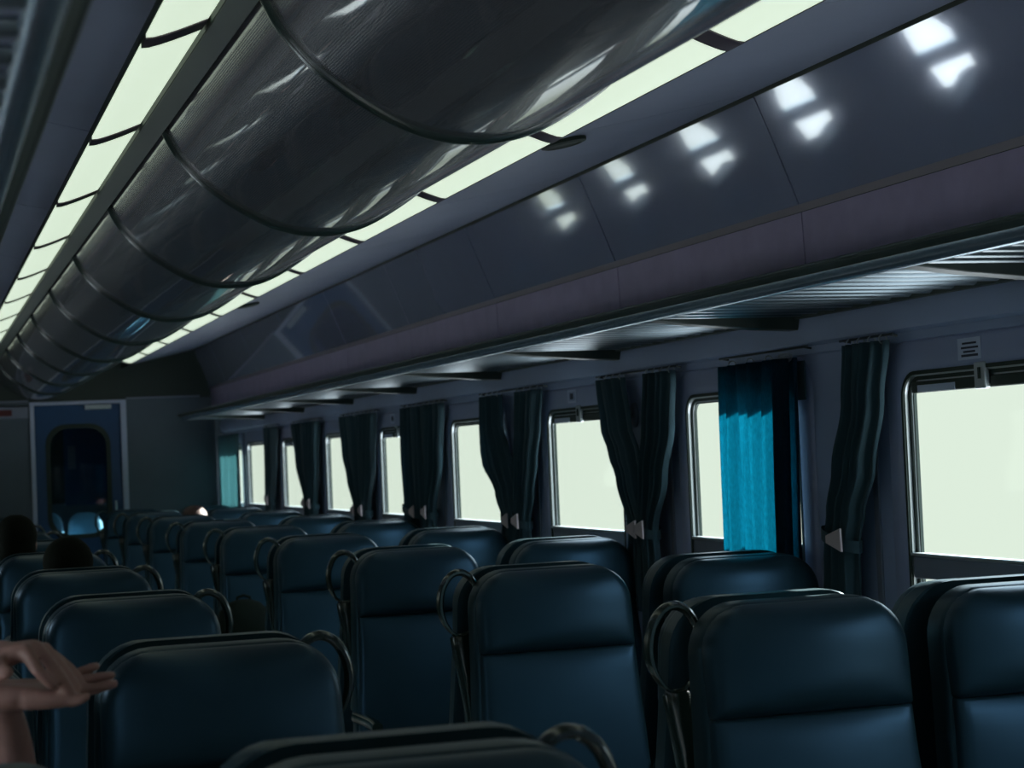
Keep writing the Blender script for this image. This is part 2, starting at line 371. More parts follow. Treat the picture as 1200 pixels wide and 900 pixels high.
for i, (px, pz) in enumerate(hole):
    q, k = i // 7, i % 7
    if q == 0: o = (b, pz) if k < 3 else ((b, z1) if k == 3 else (px, z1))
    elif q == 1: o = (px, z1) if k < 3 else ((a, z1) if k == 3 else (a, pz))
    elif q == 2: o = (a, pz) if k < 3 else ((a, z0) if k == 3 else (px, z0))
    else: o = (px, z0) if k < 3 else ((b, z0) if k == 3 else (b, pz))
    out.append(o)
lps = [[(p[0], y, p[1]) for p in L] for L, y in ((hole, .04), (hole, .005), (out, .005), (out, .04), (hole, .04))]
MB().loft(lps, False, False).build('door_leaf', M['bluedoor'], dr, smooth=False)
g1 = rrect(gx0 - .006, gx1 + .006, gz0 - .006, gz1 + .006, .17, 6); g2 = rrect(gx0 + .03, gx1 - .03, gz0 + .03, gz1 - .03, .15, 6)
MB().loft([[(p[0], y, p[1]) for p in L] for L, y in ((g1, .03), (g1, -.004), (g2, -.004), (g2, .03), (g1, .03))], False, False).build('window_gasket', M['groove'], dr)
MB().box(gx0 + .02, gx1 - .02, .018, .024, gz0 + .02, gz1 - .02).build('glass_pane', M['doorglass'], dr, smooth=False)
MB().box(.055, .27, -.05, .004, 1.985, 2.025).build('door_closer', M['alu'], dr, smooth=False, bevel=.005)
MB().tube([(hw - .09, -.03, 1.0), (hw - .09, -.045, 1.02), (hw - .09, -.045, 1.2), (hw - .09, -.03, 1.22)], .009, 8).build('door_handle', M['alu'], dr)

# ------------------------------------------------------------------ seats
def pad_outline(z0, z1, wb, wt, rt, rb, n=7):
    # symmetric outline in XZ, counter clockwise, bottom width wb, top width wt
    pts = []
    for k in range(n + 1):
        a = math.radians(90 * k / n); pts.append((wt / 2 - rt + rt * math.cos(a), z1 - rt + rt * math.sin(a)))
    top_r = pts[:]
    left = [(-x, z) for x, z in reversed(top_r)]
    bot = []
    for k in range(n + 1):
        a = math.radians(180 + 90 * k / n); bot.append((-wb / 2 + rb + rb * math.cos(a), z0 + rb + rb * math.sin(a)))
    botr = [(-x, z) for x, z in reversed(bot)]
    # side points with an S-shaped waist
    def side(xa, za, xb, zb, m=6):
        return [(xa + (xb - xa) * (3 * (t / m) ** 2 - 2 * (t / m) ** 3), za + (zb - za) * t / m) for t in range(1, m)]
    L = top_r + [(0, z1 + .004)] + left + side(left[-1][0], left[-1][1], bot[0][0], bot[0][1]) + bot + [(0, z0)] + botr + side(botr[-1][0], botr[-1][1], top_r[0][0], top_r[0][1])
    return L
def lean(y, z): return y - (1.17 - z) * .13               # the back reclines towards +y at its top
def pad(z0, z1, wb, wt, rt, rb, yfront, yback, bulge, rnd):
    # upholstered slab: half width follows a soft S from wb to wt, rounded at the corners, front face puffed out
    def hw(z):
        t = min(1, max(0, (z - z0) / (z1 - z0))); w = (wb + (wt - wb) * (3 * t * t - 2 * t ** 3)) / 2
        if z > z1 - rt: w -= rt - math.sqrt(max(0, rt * rt - (z - (z1 - rt)) ** 2))
        if z < z0 + rb: w -= rb - math.sqrt(max(0, rb * rb - ((z0 + rb) - z) ** 2))
        return w
    zs = [z0]; N = 16
    for k in range(1, 6): zs.append(z0 + rb * (1 - math.cos(PI / 2 * k / 5)))
    for k in range(1, N): zs.append(z0 + rb + (z1 - rt - z0 - rb) * k / N)
    for k in range(0, 9): zs.append(z1 - rt + rt * math.sin(PI / 2 * k / 8))
    us = sorted(set([-1 + .0, -.985, -.96, -.92, -.86] + [k / 10 for k in range(-8, 9)] + [.86, .92, .96, .985, 1]))
    rings = []
    def yv(u, z):
        w = hw(z); d = min((1 - abs(u)) * w, (z1 - z) + .0, (z - z0) + .0); e = min(1, max(0, d / rnd))
        v = (2 * z - z0 - z1) / (z1 - z0)
        return lean(yfront + rnd * (1 - math.sqrt(1 - (1 - e) ** 2)) - bulge * (1 - u * u) * (1 - v ** 4), z)
    for z in zs:
        w = hw(z)
        r = [(u * w, yv(u, z), z) for u in us]
        r += [(w, lean(yback - .2 * rnd, z), z), (w * .96, lean(yback, z), z), (-w * .96, lean(yback, z), z), (-w, lean(yback - .2 * rnd, z), z)]
        rings.append(r)
    return MB().loft(rings)
def handle_mb(s):
    # rounded grab handle: a teardrop plate with an oval hole, s = side of the seat it stands on
    n = 40; rings = []
    for i in range(n):
        t = 2 * PI * i / n; c_, s_ = math.cos(t), math.sin(t)
        hx, hz = .046 * c_, -.100 + .080 * s_
        # outer teardrop
        if s_ >= -.15: ox, oz = .067 * c_, -.100 + .100 * s_
        else:
            k = (-s_ - .15) / .85
            ox = .067 * c_ * (1 - .15 * k); oz = -.115 - .075 * k
        mx, mz = (hx + ox) / 2, (hz + oz) / 2; d = Vector((ox - hx, oz - hz)); w = d.length / 2; d.normalize()
        rings.append([(mx + d.x * w * math.cos(a), .015 * math.sin(a), mz + d.y * w * math.cos(a)) for a in [2 * PI * q / 10 for q in range(10)]])
    rings.append(rings[0]); mb = MB().loft(rings, False, False)
    # tapering stem below
    st = []
    for z, xc, w, d in ((-.178, 0, .022, .010), (-.190, .002, .034, .014), (-.22, .006, .034, .015), (-.30, .014, .028, .020), (-.40, .020, .020, .020), (-.56, .022, .018, .020)):
        st.append([(xc + w * math.cos(a), d * math.sin(a), z) for a in [2 * PI * q / 12 for q in range(12)]])
    mb.loft(st)
    mb.v = [(-s * x, y, z) for x, y, z in mb.v]
    return mb
def make_seat(handle):
    r = bpy.data.objects.new('train_seat', None); C.objects.link(r)
    pad(.40, 1.172, .505, .452, .105, .05, .030, .100, .0, .022).build('back_shell', M['shell'], r)
    pad(.44, .953, .494, .444, .010, .04, .010, .06, .020, .022).build('backrest', M['leather'], r)
    pad(.949, 1.168, .444, .444, .098, .010, .000, .06, .034, .028).build('headrest', M['leather'], r)
    # seat cushion
    rings = []
    for y, z0, z1, w in ((-.455, .36, .42, .22), (-.465, .355, .44, .232), (-.45, .345, .462, .236), (-.36, .34, .466, .238), (-.22, .335, .452, .238), (-.11, .335, .450, .235)):
        rings.append([(x, y, z) for x, z in rrect(-w, w, z0, z1, .03, 4)])
    MB().loft(rings).build('seat_cushion', M['leather'], r)
    MB().box(-.21, .21, -.43, -.10, .27, .34).build('seat_pan', M['shell'], r, smooth=False, bevel=.01)
    MB().box(-.05, .05, -.36, -.14, .0, .28).build('pedestal', M['seatbase'], r, smooth=False, bevel=.01)
    for s in (-1, 1):
        a = MB()
        a.loft([[(s * .253 + x, y, z) for x, z in rrect(-.018, .018, z0, z0 + .035, .012, 3)] for y, z0 in ((-.36, .60), (-.32, .605), (-.2, .605), (-.06, .60))])
        a.build('armrest', M['blackplastic'], r)
    if handle:
        h = handle_mb(handle); o = h.build('grab_handle', M['blackplastic'], r); o.location = (.208 if handle > 0 else -.235, .130, 1.178)
        o.rotation_euler = (0, 0, 0)
    return r
protoP = make_seat(1); protoM = make_seat(-1); protoN = make_seat(0)
used = set()
def place_seat(kind, x, y, rz, label, group):
    pr_ = {'p': protoP, 'm': protoM, 'n': protoN}[kind]
    o = pr_ if kind not in used else copy_tree(pr_)
    used.add(kind); o.location = (x, y, 0); o.scale = (1, 1, (.979 if x < 0 else .992) + (.004 if rz else 0)); o.rotation_euler = (0, 0, rz); o['label'] = label; o['category'] = 'seat'; o['group'] = group
XA, XWn = .612, 1.158
PS = 1.446
for k in range(-1, 9):
    y = 3.401 + PS * k; o_ = 'nearest' if k == 0 else ORD[max(k, 0)]
    o_ = (o_ + ' row in view') if k >= 0 else 'row beside the camera'
    xa = .618 if k <= 0 else .584
    place_seat('m', xa, y, 0, 'blue seat with grab handle, facing camera, right of aisle, aisle side, %s' % o_, 'seats facing the camera')
    place_seat('n', XWn, y, 0, 'blue seat facing camera, right of aisle, window side, %s' % o_, 'seats facing the camera')
    if k < 8:
        place_seat('n', xa, y + .262, PI, 'back-turned blue seat, right of aisle, aisle side, behind the %s' % o_, 'seats turned away from the camera')
        place_seat('n', XWn, y + .262, PI, 'back-turned blue seat, right of aisle, window side, behind the %s' % o_, 'seats turned away from the camera')
for k in range(0, 10):
    y = 2.016 + PS * k; o_ = ORD[k] + ' row in view'
    place_seat('p', -.54, y, 0, 'blue seat with grab handle, facing camera, left of aisle, aisle side, %s' % o_, 'seats facing the camera')
    place_seat('n', -1.10, y, 0, 'blue seat facing camera, left of aisle, window side, %s' % o_, 'seats facing the camera')
    if k < 9:
        place_seat('n', -.54, y + .262, PI, 'back-turned blue seat, left of aisle, aisle side, behind the %s' % o_, 'seats turned away from the camera')
        place_seat('n', -1.10, y + .262, PI, 'back-turned blue seat, left of aisle, window side, behind the %s' % o_, 'seats turned away from the camera')

# vestibule behind the door
struct(MB().box(-HW, .20, 16.9, 16.95, 1.20, 2.5).build('wall_vestibule', M['groove'], smooth=False))
p = tag(MB().box(.20, .66, 16.90, 16.95, 1.18, 2.5).build('partition_panel', M['bluedoor'], smooth=False), 'blue partition panel seen through the glass of the end door', 'panel')
t = tag(MB().box(.235, .30, 16.885, 16.899, 1.50, 1.70).build('paper_notice', M['paper'], smooth=False), 'small pale paper notice on the blue panel beyond the door glass', 'notice')
for q, (bx, by, bz) in enumerate(((.06, 17.4, 1.02), (.43, 17.6, 1.0))):
    t = thing('compartment_seat', 'blue seat top coloured pale as if lit, low through the door glass, %s one' % ('left' if q == 0 else 'right'), 'seat', (bx, by, 0), 0, 'seats beyond the door')
    pad(.45, bz + .10, .36, .30, .12, .05, 0, .08, .03, .03).build('backrest', M['litblue'], t)
    MB().box(-.04, .04, .12, .2, 0, .6).build('pedestal', M['seatbase'], t, smooth=False)

# ------------------------------------------------------------------ central air duct
hp = [(0, 2.072), (.05, 2.075), (.11, 2.090), (.17, 2.118), (.245, 2.165), (.30, 2.210), (.35, 2.268), (.378, 2.320), (.395, 2.36), (.405, 2.40)]
prof = [(-.055 - x, z) for x, z in hp[::-1]] + [(-.055 + x, z) for x, z in hp[1:]]
def smoothp(P, m=4):
    out = []
    for i in range(len(P) - 1):
        p0, p1, p2, p3 = [Vector(P[max(0, min(len(P) - 1, j))]) for j in (i - 1, i, i + 1, i + 2)]
        for k in range(m):
            t = k / m; out.append(tuple(.5 * ((2 * p1) + (p2 - p0) * t + (2 * p0 - 5 * p1 + 4 * p2 - p3) * t * t + (3 * p1 - p0 - 3 * p2 + p3) * t ** 3)))
    return out + [P[-1]]
SP = smoothp(prof)
arc = [0]
for i in range(1, len(SP)): arc.append(arc[-1] + (Vector(SP[i]) - Vector(SP[i - 1])).length)
duct = thing('air_duct', 'dark ribbed barrel shaped air duct along the middle of the ceiling', 'air duct', (0, YB, 2.4))
rings_y = [3.35 + 1.405 * k for k in range(-5, 9)]
edges = [YB] + rings_y + [YE - .01]
for i in range(len(edges) - 1):
    a, b = edges[i], edges[i + 1]
    mb = MB(); m = 10
    rr = [[(x, a + (b - a) * q / m - YB, z - 2.4) for x, z in SP] for q in range(m + 1)]
    mb.loft(rr, False, False, closed=False)
    o = mb.build('duct_section', M['duct'], duct, angle=80)
    at = o.data.attributes.new('arc', 'FLOAT', 'POINT')
    at.data.foreach_set('value', arc * (m + 1))
for y in rings_y:
    def off(d):
        out = []
        for i, (x, z) in enumerate(SP):
            a = Vector(SP[max(i - 1, 0)]); b = Vector(SP[min(i + 1, len(SP) - 1)]); t = (b - a).normalized(); out.append((x + t.y * d, z - t.x * d))
        return out
    mb = MB(); loops = []
    for d, dy in ((-.004, -.014), (.006, -.013), (.011, -.007), (.012, 0), (.011, .007), (.006, .013), (-.004, .014)):
        loops.append([(x, y + dy - YB, z - 2.4) for x, z in off(d)])
    mb.loft(loops, False, False, closed=False)
    mb.build('joint_ring', M['blackplastic'], duct, angle=60)

# ------------------------------------------------------------------ ceiling lights
def light_strip(s, y0, name):
    ys = [y0 + 1.157 * k for k in range(-6, 11)]
    for i in range(len(ys) - 1):
        a, b = ys[i] + .042, ys[i + 1] - .042
        idx = i - 5; lab = ORD[max(idx, 0)]
        where = ('%s from the camera' % lab) if idx >= 0 else 'behind the camera, %s going back' % ORD[-idx]
        t = thing('strip_light', 'white light panel in the %s ceiling strip, %s' % (name, where), 'ceiling light', (s * .562, a, 2.32), 0, 'light panels of the %s strip' % name)
        pts = [(s * x, z) for x, z in ((-.072, .042), (-.054, .0345), (-.036, .027), (-.012, .0175), (.016, .0075), (.036, .0015), (.051, 0), (.051, .02), (-.070, .056))]
        MB().loft([[(x, y, z) for x, z in pts] for y in (0, b - a)]).build('diffuser', M['diffuser'], t, angle=60)
        MB().loft([[(x, y, z - .003) for x, z in pts] for y in (b - a + .001, b - a + .083)]).build('end_bracket', M['bracket'], t, angle=60)
    struct(MB().box(min(s * .616, s * .622), max(s * .616, s * .622), YB, YE, 2.322, 2.41).box(min(s * .476, s * .486), max(s * .476, s * .486), YB, YE, 2.352, 2.41).build('trim_%d' % (200 + s), M['groove'], smooth=False))
light_strip(1, 3.601, 'right'); light_strip(-1, 3.716, 'left')
for y, w in ((4.95, 'near'), (10.16, 'far')):
    t = thing('ceiling_speaker', 'round black speaker grille in the ceiling beside the right light strip, %s one' % w, 'speaker', (.70, y, 2.346), 0, 'ceiling speakers')
    MB().loft([[(r_ * math.cos(a), r_ * 1.25 * math.sin(a), z + .18 * r_ * math.cos(a)) for a in [2 * PI * k / 28 for k in range(28)]] for r_, z in ((.062, .004), (.062, -.006), (.050, -.010), (.044, -.006), (.01, -.006))]).build('grille', M['groove'], t)

# ------------------------------------------------------------------ luggage racks
def make_rack(s):
    r = bpy.data.objects.new('luggage_rack', None); C.objects.link(r); L = WP
    # front lip: dark face rising towards the aisle, bright rail under its edge
    MB().loft([[(s * x, y, z) for x, z in ((.944, 1.866), (.922, 1.880), (.916, 1.879), (.913, 1.884), (.918, 1.889), (.950, 1.872))] for y in (0, L)]).build('front_lip', M['lip'], r, angle=30)
    MB().loft([[(s * x, y, z) for x, z in ((.938, 1.868), (.942, 1.852), (.952, 1.842), (.972, 1.842), (.980, 1.850), (.972, 1.858), (.952, 1.868))] for y in (0, L)]).build('front_rail', M['rail'], r, angle=50)
    n = 14
    for i in range(n):
        y = (i + .5) * L / n; w = .019
        MB().loft([[(x * s, y + dy, z) for dy, z in ((-w, 1.852), (-w * .75, 1.846), (0, 1.842), (w * .75, 1.846), (w, 1.852), (w * .75, 1.858), (0, 1.861), (-w * .75, 1.858))] for x in (.978, 1.2, HW - .02)]).build('slat', M['rack'], r, angle=60)
    # bracket under the rack, deeper at the wall
    MB().loft([[(s * x, y, z) for x, z in ((.97, 1.843), (1.1, 1.828), (1.3, 1.812), (HW - .02, 1.806), (HW - .02, 1.85), (.97, 1.85))] for y in (.55 - .03, .55 + .03)]).build('bracket', M['lip'], r, smooth=False, bevel=.004)
    MB().loft([[(s * x, y, z) for x, z in ((HW - .045, 1.838), (HW - .02, 1.838), (HW - .02, 1.862), (HW - .045, 1.862))] for y in (0, L)]).build('rear_rail', M['lip'], r, smooth=False)
    return r
for s, nm in ((1, 'right'), (-1, 'left')):
    proto = make_rack(s); first = True; cnt = 0
    y = 4.48 - WP * (5 if s > 0 else 4)
    while y + WP < YE + .05:
        o = proto if first else copy_tree(proto); first = False
        o.location = (0, y, 0)
        tag(o, 'slatted metal luggage rack bay on the %s wall, %s' % (nm, ('%s bay counted from the end bulkhead' % ORD[max(0, int(round((YE - y) / WP)) - 1)]).replace('nearest bay', 'last bay')), 'luggage rack', 'luggage rack bays')
        y += WP; cnt += 1

# ------------------------------------------------------------------ curtains
def curtain(side, keys, label, m, folds=5, amp=.018, tie=None, group='tied curtains', thick=.034, hooks=True):
    """keys: (z, y_far, y_near) rows from top to bottom."""
    nu = folds * 10; rows = []
    K = keys
    zs = []; steps = 30
    for i in range(steps + 1):
        z = K[0][0] + (K[-1][0] - K[0][0]) * i / steps
        for a in range(len(K) - 1):
            if K[a][0] >= z >= K[a + 1][0] - 1e-6: break
        t = (K[a][0] - z) / (K[a][0] - K[a + 1][0]); t = t * t * (3 - 2 * t) if tie else t
        zs.append((z, K[a][1] + (K[a + 1][1] - K[a][1]) * t, K[a][2] + (K[a + 1][2] - K[a][2]) * t))
    rnd = random.Random(hash(label) % 1000 if False else int(K[0][1] * 1000)); ph = [rnd.uniform(0, 6) for _ in range(4)]
    X0 = HW - .034 - thick * .5
    y0c = (K[0][1] + K[0][2]) / 2
    def row(z, yf, yn, back):
        r = []; w = abs(yf - yn); q = (K[0][0] - z)
        for j in range(nu + 1):
            u = j / nu; a = 2 * PI * folds * u
            env = math.sin(PI * u) ** .35 if 0 < u < 1 else 0
            wob = amp * math.sin(a + ph[0] + .8 * math.sin(3 * q + ph[1]) * (1 if tie else .9)) + amp * .45 * math.sin(a * 1.7 + ph[2] + q * 1.2)
            body = thick * .5 * env
            x = X0 - body - wob * min(1, env + .2) if not back else X0 + body * .55
            yy = yf + (yn - yf) * u + .10 * w / folds * math.sin(a + ph[3] + 2 * q) * (0 < u < 1)
            r.append((side * min(x, HW - .036), yy - y0c, z))
        return r
    mb = MB()
    if tie:
        mb.loft([row(*k, False) + row(*k, True)[::-1] for k in zs])
        root = mb.build('curtain', m, angle=180)
    else:
        mb.loft([row(*k, False) for k in zs], False, False, closed=False)
        root = mb.build('curtain', m, angle=180)
        so = root.modifiers.new('thickness', 'SOLIDIFY'); so.thickness = .0015
    root.location = (0, y0c, 0); tag(root, label, 'curtain', group)
    if tie:
        zt, a, b = tie; cy = (a + b) / 2 - y0c; w = abs(a - b) / 2 + .006; pts = []
        for k in range(20):
            t = 2 * PI * k / 20; pts.append((side * (X0 - thick * .22 - (thick * .5 + amp + .006) * math.cos(t)), cy + w * math.sin(t), zt + .02 * math.sin(t)))
        MB().loft([[(x, y, z + dz) for x, y, z in pts] for dz in (-.017, .017)], False, False).build('tieback', m, root)
        # pale clip where the band is fixed
        xx = X0 - thick * .72 - amp - .010
        yn_ = (b - y0c)
        MB().loft([[(side * x, y, z) for y, z in ((yn_ + .10, zt - .008), (yn_ + .10, zt + .012), (yn_ + .015, zt + .034), (yn_ + .012, zt - .030))] for x in (xx, xx - .006)]).build('tieback_clip', M['tie'], root, smooth=False)
    if hooks:
        zt = K[0][0]
        for j in range(4):
            yy = K[0][1] + (K[0][2] - K[0][1]) * (j + .5) / 4 - y0c
            hk = MB(); hk.tube([(side * (X0 + .012 * math.cos(t)), yy, zt + .004 + .012 * math.sin(t)) for t in [2 * PI * k / 10 for k in range(10)]], .0022, 6, closed=True); hk.build('hook', M['alu'], root)
    return root
D = M['curtaindense']
specs = [
 ('A', [(1.738, 4.673, 4.429), (1.582, 4.69, 4.473), (1.396, 4.765, 4.538), (1.278, 4.809, 4.607), (1.201, 4.827, 4.639), (1.134, 4.834, 4.646), (.90, 4.88, 4.66)], (1.201, 4.827, 4.639), 'dark tied curtain between the cyan curtain and the nearest window'),
 ('C1', [(1.738, 6.644, 6.36), (1.56, 6.611, 6.315), (1.46, 6.54, 6.25), (1.373, 6.464, 6.226), (1.19, 6.348, 6.166), (1.038, 6.41, 6.12), (.9, 6.43, 6.10)], (1.19, 6.348, 6.18), 'dark tied curtain, left half of the widest V shaped pair'),
 ('C2', [(1.738, 6.165, 5.893), (1.551, 6.20, 5.922), (1.373, 6.247, 6.003), (1.191, 6.25, 6.11), (1.039, 6.29, 6.09), (.9, 6.3, 6.08)], (1.191, 6.25, 6.11), 'dark tied curtain, right half of the widest V shaped pair'),
 ('D1', [(1.738, 8.181, 7.86), (1.6, 8.202, 7.86), (1.50, 8.202, 7.79), (1.448, 8.183, 7.736), (1.298, 7.982, 7.684), (1.189, 7.871, 7.66), (1.122, 7.905, 7.62), (.9, 7.95, 7.6)], (1.189, 7.871, 7.68), 'dark tied curtain, left half of the second V shaped pair'),
 ('D2', [(1.738, 7.66, 7.303), (1.588, 7.675, 7.346), (1.445, 7.70, 7.409), (1.3, 7.71, 7.473), (1.19, 7.70, 7.534), (1.124, 7.72, 7.53), (.9, 7.74, 7.5)], (1.19, 7.70, 7.534), 'dark tied curtain, right half of the second V shaped pair'),
 ('E1', [(1.738, 9.627, 9.25), (1.462, 9.655, 9.252), (1.197, 9.644, 9.25), (.9, 9.66, 9.23)], (1.2, 9.62, 9.26), 'dark straight hanging curtain, left of the third pair'),
 ('E2', [(1.738, 9.206, 8.805), (1.458, 9.22, 8.879), (1.201, 9.22, 9.028), (.9, 9.24, 9.01)], (1.201, 9.22, 9.028), 'dark straight hanging curtain, right of the third pair'),
 ('F1', [(1.738, 11.11, 10.66), (1.524, 11.053, 10.65), (1.373, 10.94, 10.63), (1.185, 10.77, 10.60), (.9, 10.83, 10.58)], (1.185, 10.77, 10.62), 'dark tied curtain, left half of the fourth pair'),
 ('F2', [(1.738, 10.632, 10.19), (1.47, 10.63, 10.273), (1.187, 10.60, 10.424), (.9, 10.6, 10.40)], (1.187, 10.60, 10.424), 'dark tied curtain, right half of the fourth pair'),
 ('G1', [(1.738, 12.641, 12.20), (1.487, 12.51, 12.18), (1.206, 12.246, 12.05), (.9, 12.28, 12.03)], (1.206, 12.246, 12.07), 'dark tied curtain, left half of the fifth pair'),
 ('G2', [(1.738, 12.16, 11.737), (1.484, 12.15, 11.81), (1.207, 12.06, 11.888), (.9, 12.08, 11.87)], (1.207, 12.06, 11.888), 'dark tied curtain, right half of the fifth pair'),
 ('H', [(1.738, 13.689, 13.182), (1.497, 13.68, 13.26), (1.213, 13.657, 13.383), (.9, 13.7, 13.36)], (1.213, 13.657, 13.383), 'narrow dark tied curtain, single one nearest the end bulkhead'),
]
for nm, keys, tie, lab in specs: curtain(1, keys, lab, D, 5, .014, tie)
cc = curtain(1, [(1.725, 5.500, 4.965), (1.581, 5.510, 4.975), (1.373, 5.515, 4.99), (1.156, 5.515, 5.0), (.93, 5.52, 5.0)], 'bright cyan translucent curtain hanging open across the second window', M['curtain'], 6, .026, None, 'loose curtains', thick=.03)
MB().box(HW - .030, HW - .027, 4.97 - cc.location.y, 5.50 - cc.location.y, 1.60, 1.715).build('header_light_block', D, cc, smooth=False)  # unseen strip added behind the curtain, blocks skylight so its top stays dark
curtain(1, [(1.722, 5.035, 4.985), (1.4, 5.045, 5.0), (1.156, 5.05, 5.01), (.93, 5.05, 5.01)], 'narrow dark overlapping curtain edge at the right border of the cyan curtain', M['curtain'], 2, .008, None, 'loose curtains', thick=.075)
window(9, 1, 15.80)
curtain(1, [(1.725, 15.85, 14.86), (.93, 15.85, 14.86)], 'pale blue sunlit curtain drawn across the last window beside the end bulkhead', M['curtainpale'], 10, .012, None, 'loose curtains', thick=.03)
# curtains of the windows out of view, so that the coach is dim as in the photograph
def generic(side, yc, i, base):
    c = yc; g0, g1 = ((.70, .66, .715)[i % 3], (.50, .56, .46)[i % 3]) if side < 0 else (.40, .14)
    curtain(side, [(1.738, c + g0, c + .02), (1.5, c + g0, c + .02), (1.2, c + g1, c + .005), (.9, c + g1 + .05, c + .0)], '%s, far half, pair %s' % (base, ORD[i]), D, 4, .014, (1.2, c + g1, c + .01))
    curtain(side, [(1.738, c - .02, c - g0), (1.5, c - .02, c - g0), (1.2, c - .005, c - g1), (.9, c - .0, c - g1 - .05)], '%s, near half, pair %s' % (base, ORD[i]), D, 4, .014, (1.2, c - .01, c - g1))
curtain(1, [(1.738, 3.72, 3.27), (1.3, 3.71, 3.28), (.9, 3.71, 3.3)], 'dark untied curtain out of view, widened to shade the nearest seat, right wall', D, 8, .014, None, 'loose curtains', thick=.03)  # hangs out of view, made wide to keep sun off the nearest seat
for i, k in enumerate(range(-2, -5, -1)): generic(1, WY + WP * k + .27, i, 'dark tied curtain on the right wall behind the camera')
for i, k in enumerate(range(-4, 8)): generic(-1, WY + WP * k + .27, i, 'dark tied curtain on the left wall')
# rods
rod_groups = [(4.40, 4.70), (4.90, 5.52), (5.87, 6.66), (7.28, 8.2), (8.8, 9.64), (10.18, 11.12), (11.72, 12.65), (13.17, 13.7)]
for i, (a, b) in enumerate(rod_groups):
    t = thing('curtain_rod', 'thin dark curtain rod above the right wall curtains, %s from the camera' % ORD[i], 'curtain rod', (HW - .052, a, 1.752), 0, 'curtain rods')
    MB().tube([(0, 0, 0), (0, b - a, 0)], .0035, 8).build('rod', M['seatbase'], t)
    for y in (.02, b - a - .02):
        MB().tube([(0, y, 0), (.01, y, -.002), (.022, y, -.004)], .004, 6).build('rod_bracket', M['seatbase'], t)
# coat hook on the second pillar
t = thing('coat_hook', 'round pale coat hook on the wall inside the V of curtains', 'coat hook', (HW, 6.40, 1.60))
MB().loft([[(-x, .028 * math.cos(a) * f, .045 * math.sin(a) * f) for a in [2 * PI * k / 20 for k in range(20)]] for x, f in ((.0, 1), (.008, 1), (.014, .85), (.016, .3))]).build('back_plate', M['alugrey'], t)
MB().tube([(-.012, 0, .01), (-.035, 0, .005), (-.05, 0, .012), (-.052, 0, .03)], [.008, .007, .007, .010], 8).build('hook', M['alu'], t)
# stickers
t = thing('warning_label', 'white sticker with four lines of print above the nearest window', 'sticker', (HW - .0145, 4.092, 1.692))
MB().box(-.0015, .0, -.053, .053, -.027, .027).build('sticker_sheet', M['sticker'], t, smooth=False)
MB().box(-.0025, -.0014, -.034, .030, .011, .016).box(-.0025, -.0014, -.042, .036, .000, .005).box(-.0025, -.0014, -.028, .026, -.010, -.005).box(-.0025, -.0014, -.040, .036, -.020, -.014).build('print', M['ink'], t, smooth=False)
for i, k in enumerate((2, 4)):
    yy = WY + WP * k - .33
    t = thing('pictogram_label', 'small square pictogram sticker above the %s window' % ('third' if k == 2 else 'fifth'), 'sticker', (HW - .0145, yy, 1.695), 0, 'pictogram stickers')
    MB().box(-.0015, .0, -.05, .05, -.026, .026).build('sticker_sheet', M['sticker'], t, smooth=False)
    MB().box(-.0025, -.0014, -.036, .036, -.019, .019).build('print', M['wall'], t, smooth=False)
    MB().box(-.0035, -.0024, -.018, .018, -.012, .012).build('symbol', M['ink'], t, smooth=False)
# emergency box on bulkhead
t = thing('sign_box', 'grey box with a dull red lens left of the end door', 'sign', (-.28, YE, 1.98))
MB().box(-.15, .13, -.045, 0, -.05, .045).build('housing', M['alugrey'], t, smooth=False, bevel=.005)
MB().box(-.11, .0, -.050, -.044, -.028, .022).build('red_lens', M['red'], t, smooth=False)

# ------------------------------------------------------------------ people
def body_obj(mb, name, m, voxel, parent=None, smooth=6):
    o = mb.build(name, m, parent)
    r = o.modifiers.new('fuse', 'REMESH'); r.mode = 'VOXEL'; r.voxel_size = voxel; r.use_smooth_shade = True
    s = o.modifiers.new('soften', 'SMOOTH'); s.iterations = smooth; s.factor = .5
    return o
def head(mb, c, f):
    """c = centre of the head, f = +1 looks to +y, -1 looks to -y"""
    x, y, z = c
    mb.ellip((x, y - .012 * f, z + .02), .075, .092, .098)
    mb.ellip((x, y + .020 * f, z - .045), .056, .066, .065)
    mb.capsule([(x, y + .088 * f, z + .012), (x, y + .104 * f, z - .022)], [.008, .013], 8)
    mb.capsule([(x - .022, y + .082 * f, z - .058), (x + .022, y + .082 * f, z - .058)], .007, 8)
    for s in (-1, 1):
        mb.ellip((x + s * .078, y - .005 * f, z - .005), .010, .020, .032, 10, 8)
        mb.capsule([(x + s * .02, y + .078 * f, z + .030), (x + s * .045, y + .068 * f, z + .028)], .008, 8)
def face_bits(c, f, parent, hairm, long=False):
    x, y, z = c
    for s in (-1, 1):
        ey = MB().ellip((x + s * .031, y + .073 * f, z + .012), .012, .011, .0085, 12, 8).build('eye', M['eye'], parent)
        MB().ellip((x + s * .031, y + .0825 * f, z + .012), .0055, .0025, .0055, 12, 8).build('iris', M['hair'], ey)
    h = MB(); h.ellip((x, y - .030 * f, z + .038), .088, .090, .092)
    h.ellip((x, y - .05 * f, z - .02), .080, .065, .085)
    if long:
        h.ellip((x, y - .07 * f, z - .10), .078, .045, .11)
        for s in (-1, 1): h.capsule([(x + s * .07, y - .01 * f, z + .03), (x + s * .085, y - .02 * f, z - .08), (x + s * .08, y - .01 * f, z - .18)], [.03, .032, .02], 10)
    body_obj(h, 'hair', hairm, .007, parent, 3)
